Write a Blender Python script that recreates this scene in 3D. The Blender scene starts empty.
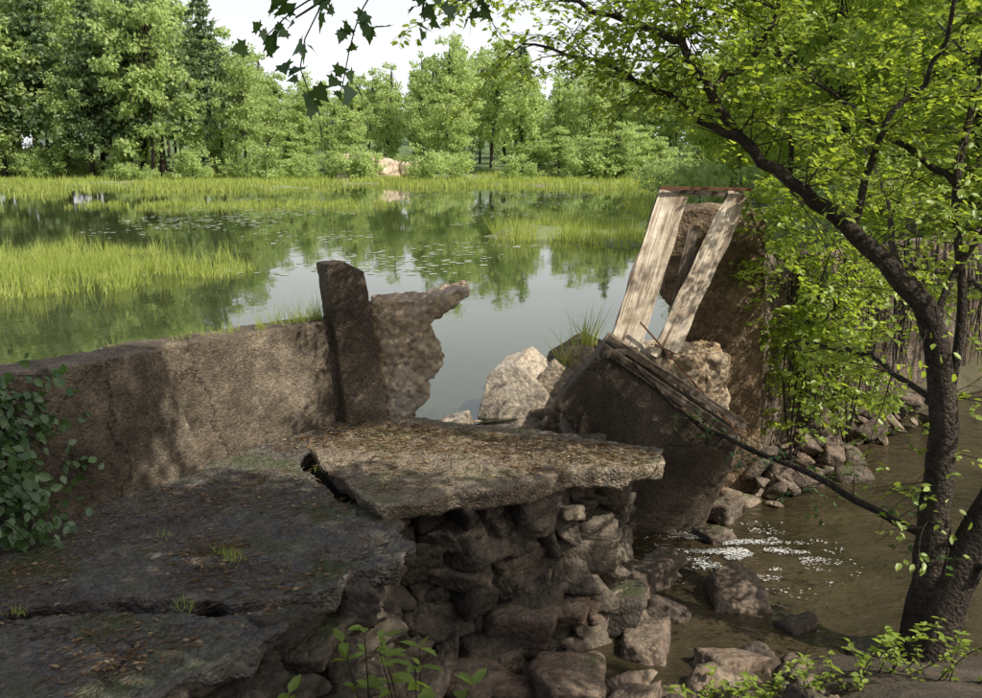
import bpy, bmesh, math, random
import numpy as np
from mathutils import Vector, Matrix, noise
rng = np.random.default_rng(11)
random.seed(11)
scene = bpy.context.scene
COL = scene.collection

SUN = np.array([0.60, -0.33, 0.76]); SUN /= np.linalg.norm(SUN)

# ------------------------------------------------------------------ materials
def new_mat(name):
    m = bpy.data.materials.new(name); m.use_nodes = True
    nt = m.node_tree; nt.nodes.clear()
    out = nt.nodes.new('ShaderNodeOutputMaterial')
    return m, nt, out
def N(nt, t, **kw):
    n = nt.nodes.new(t)
    for k, v in kw.items(): setattr(n, k, v)
    return n
def ramp(nt, stops):
    r = nt.nodes.new('ShaderNodeValToRGB')
    e = r.color_ramp.elements
    while len(e) > 1: e.remove(e[-1])
    e[0].position = stops[0][0]; e[0].color = (*stops[0][1], 1)
    for p, c in stops[1:]:
        x = e.new(p); x.color = (*c, 1)
    return r
def noise_n(nt, scale, detail=6, rough=.6, vec=None, dist=0):
    n = nt.nodes.new('ShaderNodeTexNoise')
    n.inputs['Scale'].default_value = scale; n.inputs['Detail'].default_value = detail
    n.inputs['Roughness'].default_value = rough; n.inputs['Distortion'].default_value = dist
    if vec is not None: nt.links.new(vec, n.inputs['Vector'])
    return n
def mixc(nt, fac, a, b, mode='MIX'):
    m = nt.nodes.new('ShaderNodeMix'); m.data_type = 'RGBA'; m.blend_type = mode
    if isinstance(fac, (int, float)): m.inputs[0].default_value = fac
    else: nt.links.new(fac, m.inputs[0])
    for s, i in ((a, 6), (b, 7)):
        if isinstance(s, tuple): m.inputs[i].default_value = (*s, 1)
        else: nt.links.new(s, m.inputs[i])
    return m.outputs[2]

def stone_mat(name, base, stain, stainamt=.5, speck=60, bump=.5, island=0, rough=.9, streak=False, moss=None, specamt=.75, crack=0):
    m, nt, out = new_mat(name); L = nt.links
    tc = N(nt, 'ShaderNodeTexCoord'); v = tc.outputs['Object']
    big = noise_n(nt, 1.7, 5, .65, v)
    r1 = ramp(nt, base); L.new(big.outputs[0], r1.inputs[0]); col = r1.outputs[0]
    if streak:
        mp = N(nt, 'ShaderNodeMapping'); mp.inputs['Scale'].default_value = (7, 7, .8); L.new(v, mp.inputs[0])
        st = noise_n(nt, 1.0, 4, .6, mp.outputs[0])
    else:
        st = noise_n(nt, 3.3, 5, .7, v)
    rr = ramp(nt, [(.5 - .18, (0, 0, 0)), (.5 + .15, (1, 1, 1))]); L.new(st.outputs[0], rr.inputs[0])
    ml = N(nt, 'ShaderNodeMath', operation='MULTIPLY'); L.new(rr.outputs[0], ml.inputs[0]); ml.inputs[1].default_value = stainamt
    col = mixc(nt, ml.outputs[0], col, stain)
    vo = N(nt, 'ShaderNodeTexVoronoi'); vo.inputs['Scale'].default_value = speck; L.new(v, vo.inputs['Vector'])
    vr = ramp(nt, [(0, (.45, .45, .45)), (.5, (1.0, 1.0, 1.0)), (1, (1.7, 1.65, 1.5))]); L.new(vo.outputs['Color'], vr.inputs[0])
    col = mixc(nt, specamt, col, vr.outputs[0], 'MULTIPLY')
    if crack:
        vc = N(nt, 'ShaderNodeTexVoronoi'); vc.feature = 'DISTANCE_TO_EDGE'; vc.inputs['Scale'].default_value = crack
        va = N(nt, 'ShaderNodeVectorMath', operation='MULTIPLY_ADD'); L.new(st.outputs['Color'], va.inputs[0]); va.inputs[1].default_value = (.45, .45, .45); L.new(v, va.inputs[2])
        L.new(va.outputs[0], vc.inputs['Vector'])
        cr = ramp(nt, [(0, (.25, .22, .2)), (.012, (1, 1, 1))]); L.new(vc.outputs['Distance'], cr.inputs[0])
        col = mixc(nt, .9, col, cr.outputs[0], 'MULTIPLY')
    if island:
        g = N(nt, 'ShaderNodeNewGeometry')
        ir = ramp(nt, [(0, (.45, .43, .4)), (.5, (.9, .88, .85)), (1, (1.5, 1.4, 1.25))]); L.new(g.outputs['Random Per Island'], ir.inputs[0])
        col = mixc(nt, island, col, ir.outputs[0], 'MULTIPLY')
    if moss:
        g2 = N(nt, 'ShaderNodeNewGeometry'); sx = N(nt, 'ShaderNodeSeparateXYZ'); L.new(g2.outputs['Normal'], sx.inputs[0])
        a = N(nt, 'ShaderNodeMath', operation='MULTIPLY'); L.new(sx.outputs[2], a.inputs[0]); L.new(big.outputs[0], a.inputs[1])
        mr = ramp(nt, [(.49, (0, 0, 0)), (.62, (.8, .8, .8))]); L.new(a.outputs[0], mr.inputs[0])
        col = mixc(nt, mr.outputs[0], col, moss)
    p = N(nt, 'ShaderNodeBsdfPrincipled'); L.new(col, p.inputs['Base Color']); p.inputs['Roughness'].default_value = rough
    p.inputs['Specular IOR Level'].default_value = .25
    f1 = noise_n(nt, 24, 4, .75, v)
    ad = N(nt, 'ShaderNodeMath', operation='ADD'); L.new(f1.outputs[0], ad.inputs[0]); 
    vm = N(nt, 'ShaderNodeMath', operation='MULTIPLY'); L.new(vo.outputs['Distance'], vm.inputs[0]); vm.inputs[1].default_value = -.6
    L.new(vm.outputs[0], ad.inputs[1])
    b = N(nt, 'ShaderNodeBump'); b.inputs['Strength'].default_value = bump; b.inputs['Distance'].default_value = .03
    L.new(ad.outputs[0], b.inputs['Height']); L.new(b.outputs[0], p.inputs['Normal'])
    L.new(p.outputs[0], out.inputs[0]); return m

def leaf_mat(name, c0, c1, c2, transl=.45, gloss=.08, nscale=.5, warm=(1.55, 1.45, .75)):
    m, nt, out = new_mat(name); L = nt.links
    g = N(nt, 'ShaderNodeNewGeometry')
    r = ramp(nt, [(0, c0), (.5, c1), (1, c2)])
    nz = noise_n(nt, nscale, 1, .6, g.outputs['Position'])
    a = N(nt, 'ShaderNodeMath', operation='ADD'); L.new(g.outputs['Random Per Island'], a.inputs[0]); L.new(nz.outputs[0], a.inputs[1])
    s = N(nt, 'ShaderNodeMath', operation='MULTIPLY_ADD'); L.new(a.outputs[0], s.inputs[0]); s.inputs[1].default_value = .62; s.inputs[2].default_value = -.12
    L.new(s.outputs[0], r.inputs[0])
    d = N(nt, 'ShaderNodeBsdfDiffuse'); L.new(r.outputs[0], d.inputs[0])
    t = N(nt, 'ShaderNodeBsdfTranslucent')
    tcx = mixc(nt, 1.0, r.outputs[0], warm, 'MULTIPLY'); L.new(tcx, t.inputs[0])
    mx = N(nt, 'ShaderNodeMixShader'); mx.inputs[0].default_value = transl; L.new(d.outputs[0], mx.inputs[1]); L.new(t.outputs[0], mx.inputs[2])
    if gloss > .04:
        gl = N(nt, 'ShaderNodeBsdfGlossy'); gl.inputs['Roughness'].default_value = .45; gl.inputs[0].default_value = (.8, .9, .7, 1)
        m2 = N(nt, 'ShaderNodeMixShader'); m2.inputs[0].default_value = gloss; L.new(mx.outputs[0], m2.inputs[1]); L.new(gl.outputs[0], m2.inputs[2])
        mx = m2
    L.new(mx.outputs[0], out.inputs[0]); return m

def water_mat(name, c, scale, bump, stretch=(1, 1, 1), rough=.03, scale2=None):
    m, nt, out = new_mat(name); L = nt.links
    g = N(nt, 'ShaderNodeNewGeometry')
    mp = N(nt, 'ShaderNodeMapping'); mp.inputs['Scale'].default_value = stretch; L.new(g.outputs['Position'], mp.inputs[0])
    n1 = noise_n(nt, scale, 3, .55, mp.outputs[0], .4)
    p = N(nt, 'ShaderNodeBsdfPrincipled'); p.inputs['Roughness'].default_value = rough; p.inputs['IOR'].default_value = 1.33
    n2 = noise_n(nt, .25 if scale2 is None else scale2, 3, .6, g.outputs['Position'])
    rr = ramp(nt, [(.3, c[0]), (.7, c[1])]); L.new(n2.outputs[0], rr.inputs[0])
    b = N(nt, 'ShaderNodeBump'); b.inputs['Strength'].default_value = bump; b.inputs['Distance'].default_value = .05
    L.new(n1.outputs[0], b.inputs['Height']); L.new(b.outputs[0], p.inputs['Normal'])
    L.new(rr.outputs[0], p.inputs['Base Color'])
    L.new(p.outputs[0], out.inputs[0]); return m

M_wall = stone_mat('concrete_weathered', [(.3, (.085, .068, .048)), (.5, (.2, .16, .115)), (.7, (.36, .3, .22))], (.032, .025, .018), .8, 60, .5, crack=.8)
M_post = stone_mat('concrete_post_brown', [(.3, (.07, .052, .036)), (.5, (.15, .115, .08)), (.7, (.27, .215, .155))], (.035, .026, .018), .7, 60, .5)
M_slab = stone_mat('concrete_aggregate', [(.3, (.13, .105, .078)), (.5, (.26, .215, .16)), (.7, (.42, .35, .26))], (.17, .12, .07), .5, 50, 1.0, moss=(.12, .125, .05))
M_slabA = stone_mat('concrete_aggregate_shaded', [(.3, (.065, .06, .055)), (.5, (.14, .13, .115)), (.7, (.25, .225, .19))], (.09, .068, .046), .5, 45, 1.0, moss=(.06, .075, .025), crack=.55)  # grey mossy concrete, colour darkened further to deepen the foreground shade
M_pale = stone_mat('concrete_broken_pale', [(.3, (.3, .225, .145)), (.5, (.5, .42, .3)), (.7, (.64, .57, .46))], (.27, .165, .09), .55, 26, .7)
M_chunk = stone_mat('concrete_chunk', [(.3, (.26, .21, .15)), (.5, (.42, .36, .28)), (.7, (.55, .49, .4))], (.2, .15, .1), .5, 40, .35)
M_pier = stone_mat('concrete_pier_brown', [(.3, (.11, .075, .045)), (.5, (.24, .175, .11)), (.7, (.4, .31, .2))], (.05, .035, .022), .75, 30, .9)
M_dark = stone_mat('concrete_tilted', [(.3, (.075, .056, .04)), (.5, (.14, .11, .078)), (.7, (.24, .19, .14))], (.045, .033, .022), .5, 80, .5, crack=1.1)
M_mason = stone_mat('rock_masonry', [(.3, (.055, .048, .04)), (.5, (.11, .096, .078)), (.7, (.18, .155, .125))], (.06, .048, .035), .5, 35, .6, island=.8, moss=(.04, .05, .018))
M_rock = stone_mat('rock_field_stone', [(.3, (.085, .068, .055)), (.5, (.175, .145, .118)), (.7, (.3, .26, .21))], (.09, .06, .045), .6, 30, .6, island=.8, moss=(.05, .06, .02))
M_rockp = stone_mat('rock_pale', [(.3, (.17, .14, .105)), (.5, (.3, .255, .2)), (.7, (.44, .39, .32))], (.13, .095, .065), .5, 30, .6, island=.7)
M_streak = stone_mat('wall_streaked', [(.3, (.09, .065, .045)), (.5, (.2, .155, .11)), (.7, (.34, .28, .22))], (.03, .024, .018), .9, 40, .6, streak=True)
M_core = stone_mat('dark_fill', [(.3, (.03, .025, .02)), (.7, (.06, .05, .04))], (.03, .025, .02), .5, 30, .8)
M_bark = stone_mat('bark', [(.3, (.03, .023, .017)), (.5, (.06, .048, .037)), (.7, (.11, .09, .07))], (.025, .02, .015), .6, 40, .9, streak=True)
M_sand = stone_mat('sand_gravel', [(.3, (.42, .31, .24)), (.7, (.6, .5, .42))], (.3, .24, .15), .5, 3, .4)

def wood_mat(name, a, b, c):
    m, nt, out = new_mat(name); L = nt.links
    tc = N(nt, 'ShaderNodeTexCoord')
    mp = N(nt, 'ShaderNodeMapping'); mp.inputs['Scale'].default_value = (22, 22, 1.3); L.new(tc.outputs['Object'], mp.inputs[0])
    n1 = noise_n(nt, 1.5, 6, .7, mp.outputs[0], .5)
    r = ramp(nt, [(.36, a), (.5, b), (.66, c)]); L.new(n1.outputs[0], r.inputs[0])
    n2 = noise_n(nt, 4, 4, .6, tc.outputs['Object']); r2 = ramp(nt, [(.38, (.4, .33, .26)), (.58, (1.1, 1.1, 1.1))]); L.new(n2.outputs[0], r2.inputs[0])
    col = mixc(nt, .8, r.outputs[0], r2.outputs[0], 'MULTIPLY')
    p = N(nt, 'ShaderNodeBsdfPrincipled'); L.new(col, p.inputs['Base Color']); p.inputs['Roughness'].default_value = .85
    bb = N(nt, 'ShaderNodeBump'); bb.inputs['Strength'].default_value = .9; bb.inputs['Distance'].default_value = .014
    L.new(n1.outputs[0], bb.inputs['Height']); L.new(bb.outputs[0], p.inputs['Normal'])
    L.new(p.outputs[0], out.inputs[0]); return m
M_wood = wood_mat('weathered_plank', (.18, .125, .08), (.56, .47, .35), (.76, .68, .56))
M_woodd = wood_mat('dark_timber', (.04, .03, .022), (.13, .1, .07), (.3, .24, .18))
m, nt, out = new_mat('rusty_iron'); p = N(nt, 'ShaderNodeBsdfPrincipled'); nz = noise_n(nt, 30, 4); r = ramp(nt, [(.3, (.06, .03, .018)), (.7, (.25, .11, .05))])
nt.links.new(nz.outputs[0], r.inputs[0]); nt.links.new(r.outputs[0], p.inputs['Base Color']); p.inputs['Roughness'].default_value = .9; nt.links.new(p.outputs[0], out.inputs[0]); M_rust = m

M_leaf_sun = leaf_mat('leaf_maple', (.15, .23, .035), (.29, .39, .06), (.44, .54, .12), .6, .05)
M_leaf_mid = leaf_mat('leaf_bank', (.17, .26, .06), (.3, .4, .09), (.44, .53, .16), .55, 0)
M_leaf_hazed = leaf_mat('leaf_far_hazed', (.26, .36, .14), (.41, .51, .21), (.58, .66, .31), .5, 0, .12, (1.3, 1.3, .9))  # paler greens put the distance haze into the leaf colour
M_leaf_pine = leaf_mat('needles_pine', (.11, .17, .09), (.18, .25, .13), (.27, .34, .17), .35, 0, .2, (1.2, 1.2, .9))
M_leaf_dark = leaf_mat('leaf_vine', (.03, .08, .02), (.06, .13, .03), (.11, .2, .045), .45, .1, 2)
M_grass = leaf_mat('marsh_grass', (.25, .33, .07), (.41, .48, .12), (.55, .6, .24), .5, 0, .5, (1.3, 1.25, .8))
M_lily = leaf_mat('lily_pad', (.2, .25, .14), (.34, .38, .27), (.55, .58, .5), .1, .1, 1)
M_litter = leaf_mat('leaf_litter', (.1, .065, .035), (.24, .16, .09), (.42, .33, .2), .1, 0, 3)
M_pond = water_mat('pond_water', ((.03, .04, .014), (.06, .072, .028)), 1.6, .08, (1, .35, 1))
M_stream = water_mat('stream_water', ((.02, .017, .008), (.065, .05, .027)), 6.5, 1.0, (1, 1.8, 1), rough=.03, scale2=1.2)
m, nt, out = new_mat('foam'); p = N(nt, 'ShaderNodeBsdfPrincipled'); p.inputs['Base Color'].default_value = (.7, .7, .67, 1); p.inputs['Roughness'].default_value = .5; nt.links.new(p.outputs[0], out.inputs[0]); M_foam = m

m, nt, out = new_mat('ground_soil'); L = nt.links
g = N(nt, 'ShaderNodeNewGeometry'); sx = N(nt, 'ShaderNodeSeparateXYZ'); L.new(g.outputs['Position'], sx.inputs[0])
mr = N(nt, 'ShaderNodeMapRange'); mr.inputs[1].default_value = 12; mr.inputs[2].default_value = 24; L.new(sx.outputs[1], mr.inputs[0])
mr3 = N(nt, 'ShaderNodeMapRange'); mr3.inputs[1].default_value = 94; mr3.inputs[2].default_value = 108; L.new(sx.outputs[1], mr3.inputs[0])
n1 = noise_n(nt, 2.5, 5, .7, g.outputs['Position']); r1 = ramp(nt, [(.3, (.03, .022, .014)), (.5, (.07, .052, .034)), (.7, (.12, .095, .06))]); L.new(n1.outputs[0], r1.inputs[0])
n2 = noise_n(nt, .4, 5, .7, g.outputs['Position']); r2 = ramp(nt, [(.3, (.14, .12, .06)), (.5, (.2, .24, .09)), (.8, (.28, .32, .12))]); L.new(n2.outputs[0], r2.inputs[0])
col = mixc(nt, mr.outputs[0], r1.outputs[0], r2.outputs[0])
col = mixc(nt, mr3.outputs[0], col, (.1, .15, .055))
p = N(nt, 'ShaderNodeBsdfPrincipled'); p.inputs['Roughness'].default_value = 1; L.new(col, p.inputs['Base Color'])
b = N(nt, 'ShaderNodeBump'); b.inputs['Strength'].default_value = .8; b.inputs['Distance'].default_value = .06; nz = noise_n(nt, 14, 5, .7, g.outputs['Position'])
L.new(nz.outputs[0], b.inputs['Height']); L.new(b.outputs[0], p.inputs['Normal']); L.new(p.outputs[0], out.inputs[0]); M_ground = m

# ------------------------------------------------------------------ mesh helpers
def obj(name, me, mats=(), parent=None):
    o = bpy.data.objects.new(name, me); COL.objects.link(o)
    for mm in mats: me.materials.append(mm)
    if parent: o.parent = parent
    return o
def empty(name, loc=(0, 0, 0)):
    o = bpy.data.objects.new(name, None); COL.objects.link(o); o.location = loc; o.empty_display_size = .1; return o

class Buf:
    def __init__(s): s.v = []; s.f = []; s.n = 0; s.fm = []
    def add(s, v, f, mi=0):
        v = np.asarray(v, float); s.v.append(v)
        for q in f: s.f.append(tuple(int(i) + s.n for i in q)); s.fm.append(mi)
        s.n += len(v)
    def mesh(s, name, smooth=True):
        me = bpy.data.meshes.new(name)
        V = np.concatenate(s.v)
        me.from_pydata(V.tolist(), [], s.f)
        me.polygons.foreach_set('material_index', s.fm)
        if smooth: me.polygons.foreach_set('use_smooth', [True] * len(me.polygons))
        me.update(); return me

OVAL = (np.array([[0, 0, 0], [-.27, .3, .05], [-.22, .68, .05], [0, 1, -.04], [.22, .68, .05], [.27, .3, .05]]), [(0, 3, 2, 1), (0, 5, 4, 3)])
DIAM = (np.array([[0, 0, 0], [-.4, .5, .06], [0, 1, 0], [.4, .5, .06]]), [(0, 2, 1), (0, 3, 2)])
BLADE = (np.array([[-.5, 0, 0], [.5, 0, 0], [.12, .7, .0], [0, 1, 0.0]]), [(0, 1, 2), (0, 2, 3)])
_ml = [(0, 0), (.12, .12), (.42, .02), (.36, .22), (.55, .45), (.3, .45), (.26, .6), (.14, .72), (0, 1.02), (-.14, .72), (-.26, .6), (-.3, .45), (-.55, .45), (-.36, .22), (-.42, .02), (-.12, .12)]
MAPLE = (np.array([[x, y, abs(x) * .15] for x, y in _ml] + [[0, .4, 0]]), [(16, i, (i + 1) % 16) for i in range(16)])
_dk = [(math.cos(a) * .5, math.sin(a) * .5) for a in np.linspace(.3, 2 * math.pi - .1, 9)]
PAD = (np.array([[0, 0, 0]] + [[x, y, 0] for x, y in _dk]), [(0, i, i + 1) for i in range(1, 9)])

def unit(a): return a / np.maximum(np.linalg.norm(a, axis=-1, keepdims=True), 1e-9)
def leaf_arrays(pos, d, n, size, tmpl, width=1.0):
    T, F = tmpl
    d = unit(d); x = unit(np.cross(d, n)); n2 = np.cross(x, d)
    size = np.broadcast_to(size, (len(pos),)); w = np.broadcast_to(width, (len(pos),))
    V = (pos[:, None, :] + (T[None, :, 0:1] * w[:, None, None] * x[:, None, :] + T[None, :, 1:2] * d[:, None, :] + T[None, :, 2:3] * n2[:, None, :]) * size[:, None, None])
    k = len(T)
    return V.reshape(-1, 3), np.array([len(f) for f in F]), np.concatenate([np.array(f) for f in F]), k, len(pos)

def fast_mesh(name, parts, smooth=False):
    Vs, sizes, idx, mi = [], [], [], []; off = 0
    for V, fs, fi, k, c, m_ in parts:
        Vs.append(V)
        base = (np.arange(c) * k)[:, None] + fi[None, :] + off
        idx.append(base.ravel()); sizes.append(np.tile(fs, c)); mi.append(np.full(len(fs) * c, m_)); off += len(V)
    V = np.concatenate(Vs); sizes = np.concatenate(sizes); idx = np.concatenate(idx); mi = np.concatenate(mi)
    me = bpy.data.meshes.new(name)
    me.vertices.add(len(V)); me.vertices.foreach_set('co', V.astype(np.float32).ravel())
    me.loops.add(len(idx)); me.loops.foreach_set('vertex_index', idx.astype(np.int32))
    me.polygons.add(len(sizes)); st = np.concatenate([[0], np.cumsum(sizes)[:-1]])
    me.polygons.foreach_set('loop_start', st.astype(np.int32))
    me.polygons.foreach_set('loop_total', sizes.astype(np.int32))
    me.polygons.foreach_set('material_index', mi.astype(np.int32))
    me.update(calc_edges=True); me.validate(); return me

def buf_part(b, mi=0):
    V = np.concatenate(b.v); fs = np.array([len(f) for f in b.f]); fi = np.concatenate([np.array(f) for f in b.f])
    return (V, fs, fi, len(V), 1, mi)

def resample(path, n):
    P = np.array(path, float)
    if len(P) < 3: 
        t = np.linspace(0, 1, n)[:, None]; return P[0] * (1 - t) + P[-1] * t
    out = []
    m_ = len(P)
    for s in np.linspace(0, m_ - 1 - 1e-6, n):
        i = int(s); t = s - i
        p0, p1, p2, p3 = P[max(i - 1, 0)], P[i], P[min(i + 1, m_ - 1)], P[min(i + 2, m_ - 1)]
        out.append(.5 * ((2 * p1) + (-p0 + p2) * t + (2 * p0 - 5 * p1 + 4 * p2 - p3) * t * t + (-p0 + 3 * p1 - 3 * p2 + p3) * t ** 3))
    return np.array(out)
def tube(buf, path, radii, ns=7, wob=0.0):
    P = np.array(path, float); n = len(P)
    R = np.interp(np.linspace(0, 1, n), np.linspace(0, 1, len(radii)), radii)
    T = unit(np.gradient(P, axis=0)); ref = np.array([.13, .3, .94]) if abs(T[0][2]) < .9 else np.array([1, .1, 0])
    V = []
    x = unit(np.cross(T[0], ref))
    for i in range(n):
        x = unit(x - T[i] * np.dot(x, T[i])); y = np.cross(T[i], x)
        for k in range(ns):
            a = 2 * math.pi * k / ns
            rr = R[i] * (1 + wob * (rng.random() - .5))
            V.append(P[i] + rr * (math.cos(a) * x + math.sin(a) * y))
    F = []
    for i in range(n - 1):
        for k in range(ns):
            F.append((i * ns + k, i * ns + (k + 1) % ns, (i + 1) * ns + (k + 1) % ns, (i + 1) * ns + k))
    F.append(tuple(range(ns))[::-1]); F.append(tuple((n - 1) * ns + k for k in range(ns)))
    buf.add(V, F)

def ico(sub):
    bm = bmesh.new(); bmesh.ops.create_icosphere(bm, subdivisions=sub, radius=1)
    V = np.array([v.co[:] for v in bm.verts]); F = [[v.index for v in f.verts] for f in bm.faces]; bm.free(); return unit(V), F
ICO = {s: ico(s) for s in (2, 3, 4, 5)}
def rock(buf, c, size, sub=3, flat=True, rot=None, blocky=0.0, sharp=40.0, nzs=.07):
    V, F = ICO[sub]
    k = rng.integers(6, 11)
    n = unit(rng.normal(size=(k, 3))); d = .55 + .4 * rng.random(k)
    if blocky:
        ax = np.array([[1, 0, 0], [-1, 0, 0], [0, 1, 0], [0, -1, 0], [0, 0, 1], [0, 0, -1.]]); ax = unit(ax + rng.normal(size=ax.shape) * .22)
        n = np.concatenate([n, ax]); d = np.concatenate([d * 1.3, .6 + .18 * rng.random(6)])
    else:
        ax = np.array([[1, 0, 0], [-1, 0, 0], [0, 1, 0], [0, -1, 0], [0, 0, 1], [0, 0, -1.]]); n = np.concatenate([n, ax]); d = np.concatenate([d, np.full(6, .95)])
    dots = V @ n.T; r = np.where(dots > .02, d[None, :] / np.maximum(dots, .02), 9)
    r = (np.sum(r ** (-sharp), axis=1)) ** (-1 / sharp)
    o = rng.random(3) * 50
    nz = np.array([noise.fractal(Vector(v * 2.4 + o), .8, 2, 4) for v in V])
    P = V * (r * (1 + nzs * nz))[:, None] * np.array(size)
    a = rng.random() * 6.28 if rot is None else rot
    tl = (rng.random(2) - .5) * (.5 if flat else 1.6)
    Rm = np.array(Matrix.Rotation(a, 3, 'Z') @ Matrix.Rotation(tl[0], 3, 'X') @ Matrix.Rotation(tl[1], 3, 'Y'))
    buf.add(P @ Rm.T + np.array(c), F)

_tex = {}
def ctex(scale, depth=3):
    k = (scale, depth)
    if k not in _tex:
        t = bpy.data.textures.new('clouds_%g' % scale, 'CLOUDS'); t.noise_scale = scale; t.noise_depth = depth; _tex[k] = t
    return _tex[k]
def rough_block(name, front, off, mat, voxel=.03, disp=((.4, .06), (.08, .025)), parent=None, back=None):
    n = len(front)
    B = [tuple(np.array(p) + np.array(off)) for p in front] if back is None else back
    bm = bmesh.new(); vs = [bm.verts.new(p) for p in list(front) + list(B)]
    bm.faces.new(vs[:n]); bm.faces.new(vs[n:][::-1])
    for i in range(n): bm.faces.new((vs[i], vs[n + i], vs[n + (i + 1) % n], vs[(i + 1) % n]))
    bmesh.ops.recalc_face_normals(bm, faces=bm.faces); bmesh.ops.triangulate(bm, faces=bm.faces)
    me = bpy.data.meshes.new(name); bm.to_mesh(me); bm.free()
    o = obj(name, me, [mat], parent)
    r = o.modifiers.new('r', 'REMESH'); r.mode = 'VOXEL'; r.voxel_size = voxel; r.use_smooth_shade = True
    for sc, st in disp:
        d = o.modifiers.new('d', 'DISPLACE'); d.texture = ctex(sc); d.texture_coords = 'GLOBAL'; d.strength = st; d.mid_level = .5
    return o

# ------------------------------------------------------------------ terrain + water
def dam_y(x):
    return np.interp(x, [-8, -1.21, -.6, 3, 9, 14, 60], [-2.1, 7.67, 8.5, 10.2, 15.6, 17, 20])
def right_shore(y): return np.interp(y, [8, 12, 30, 48, 60, 80, 120], [9, 8.2, 7.6, 8.6, 24, 30, 36])
def sm(a, b, x):
    t = np.clip((x - a) / (b - a), 0, 1); return t * t * (3 - 2 * t)
def lerp(a, b, t): return a * (1 - t) + b * t
def axis(lo, hi, d0, c0, c1, g=1.12):
    a = list(np.arange(c0, c1, d0)); s = d0; x = c1
    while x < hi: a.append(x); s *= g; x += s
    s = d0; x = c0 - d0
    while x > lo: a.insert(0, x); s *= g; x -= s
    return np.array(a)
XS = axis(-700, 700, .2, -6, 10); YS = axis(-80, 900, .2, -1, 16, 1.045)
X, Y = np.meshgrid(XS, YS)
NZ = np.array([[noise.fractal(Vector((x * .35, y * .35, 3)), .8, 2, 4) for x in XS] for y in YS])
NZb = np.array([[noise.fractal(Vector((x * .03, y * .03, 9)), .8, 2, 4) for x in XS] for y in YS])
edge = np.interp(Y, [2.5, 3.6, 4.5, 5.2, 5.9, 6.3], [-2.0, -1.7, -1.3, -1.0, -.8, -.8])
bank = np.interp(Y, [-80, 0, 1.5, 4.0, 5.2, 6.2, 7.0], [.8, .6, .3, -.9, -1.4, -1.55, -1.7])
land = np.interp(Y, [-80, 0, 2.5, 3.5, 20], [.8, .6, .1, -.35, -.35])
H = lerp(land, bank, sm(-.25, .25, X - edge))
H = lerp(H, np.maximum(H, -1.2 + .4 * (6.0 - Y)), sm(1.4, 2.4, X) * (Y < 6.3))
farbank = lerp(H, .3, sm(8, 10.5, X - (Y - 6) * .1))
H = np.where(Y > 7, farbank, lerp(H, farbank, sm(5.5, 7, Y)))
dist = (Y - dam_y(X)) * .6
inpond = sm(-.25, .35, dist)
shore = 72 + NZb * 16 + 8 * np.sin(X * .05 + 1)
bottom = np.full_like(X, -.9)
marsh = -.26 + .2 * NZ
up = lerp(bottom, marsh, sm(shore - 2, shore + 1.5, Y + NZ * 3))
up = lerp(up, 1.2 + NZb * 1.5, sm(92, 112, Y)); up = up + sm(108, 300, Y) * 9
rb = right_shore(Y)
up = lerp(up, .7 + NZ * .3 + sm(6, 40, X - rb) * 3, sm(-.6, 2.2, X - rb + NZ * 1.2))
lb = -62 - .1 * Y
up = lerp(up, 1.0 + NZ * .3, sm(0, 6, lb - X + NZ * 3))
def bump_isl(cx, cy, rx, ry): return np.clip(1 - np.hypot((X - cx) / rx, (Y - cy) / ry), 0, 1)
up = np.maximum(up, np.where(bump_isl(4.6, 30, 6.5, 5) > 0, -.62 + .62 * bump_isl(4.6, 30, 6.5, 5) + .35 * NZ, -9))
H = lerp(H, up, inpond) + NZ * .07 * (1 - inpond)
V = np.stack([X, Y, H], -1).reshape(-1, 3); nx, ny = len(XS), len(YS)
fi = [(j * nx + i, j * nx + i + 1, (j + 1) * nx + i + 1, (j + 1) * nx + i) for j in range(ny - 1) for i in range(nx - 1)]
bb_ = Buf(); bb_.add(V, fi); obj('ground', bb_.mesh('ground'), [M_ground])
def hz(x, y):
    i = np.clip(np.searchsorted(XS, x) - 1, 0, nx - 2); j = np.clip(np.searchsorted(YS, y) - 1, 0, ny - 2)
    tx = (x - XS[i]) / (XS[i + 1] - XS[i]); ty = (y - YS[j]) / (YS[j + 1] - YS[j])
    return lerp(lerp(H[j, i], H[j, i + 1], tx), lerp(H[j + 1, i], H[j + 1, i + 1], tx), ty)

def flat_poly(name, pts, z, mat):
    bm = bmesh.new(); f = bm.faces.new([bm.verts.new((x, y, z)) for x, y in pts]); bmesh.ops.triangulate(bm, faces=[f])
    me = bpy.data.meshes.new(name); bm.to_mesh(me); bm.free(); return obj(name, me, [mat])
flat_poly('pond', [(-7.2, -.8), (-1.45, 7.75), (-.8, 8.45), (.3, 8.95), (1.3, 9.5), (2.6, 10.3), (8.2, 15.3), (14, 18), (60, 20), (60, 120), (-120, 120), (-120, -.8)], -.3, M_pond)
flat_poly('stream', [(-1, 5), (40, 4), (40, 19), (14, 16.9), (8.4, 15.0), (2.8, 10.2), (-1, 8.0)], -1.3, M_stream)

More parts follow.
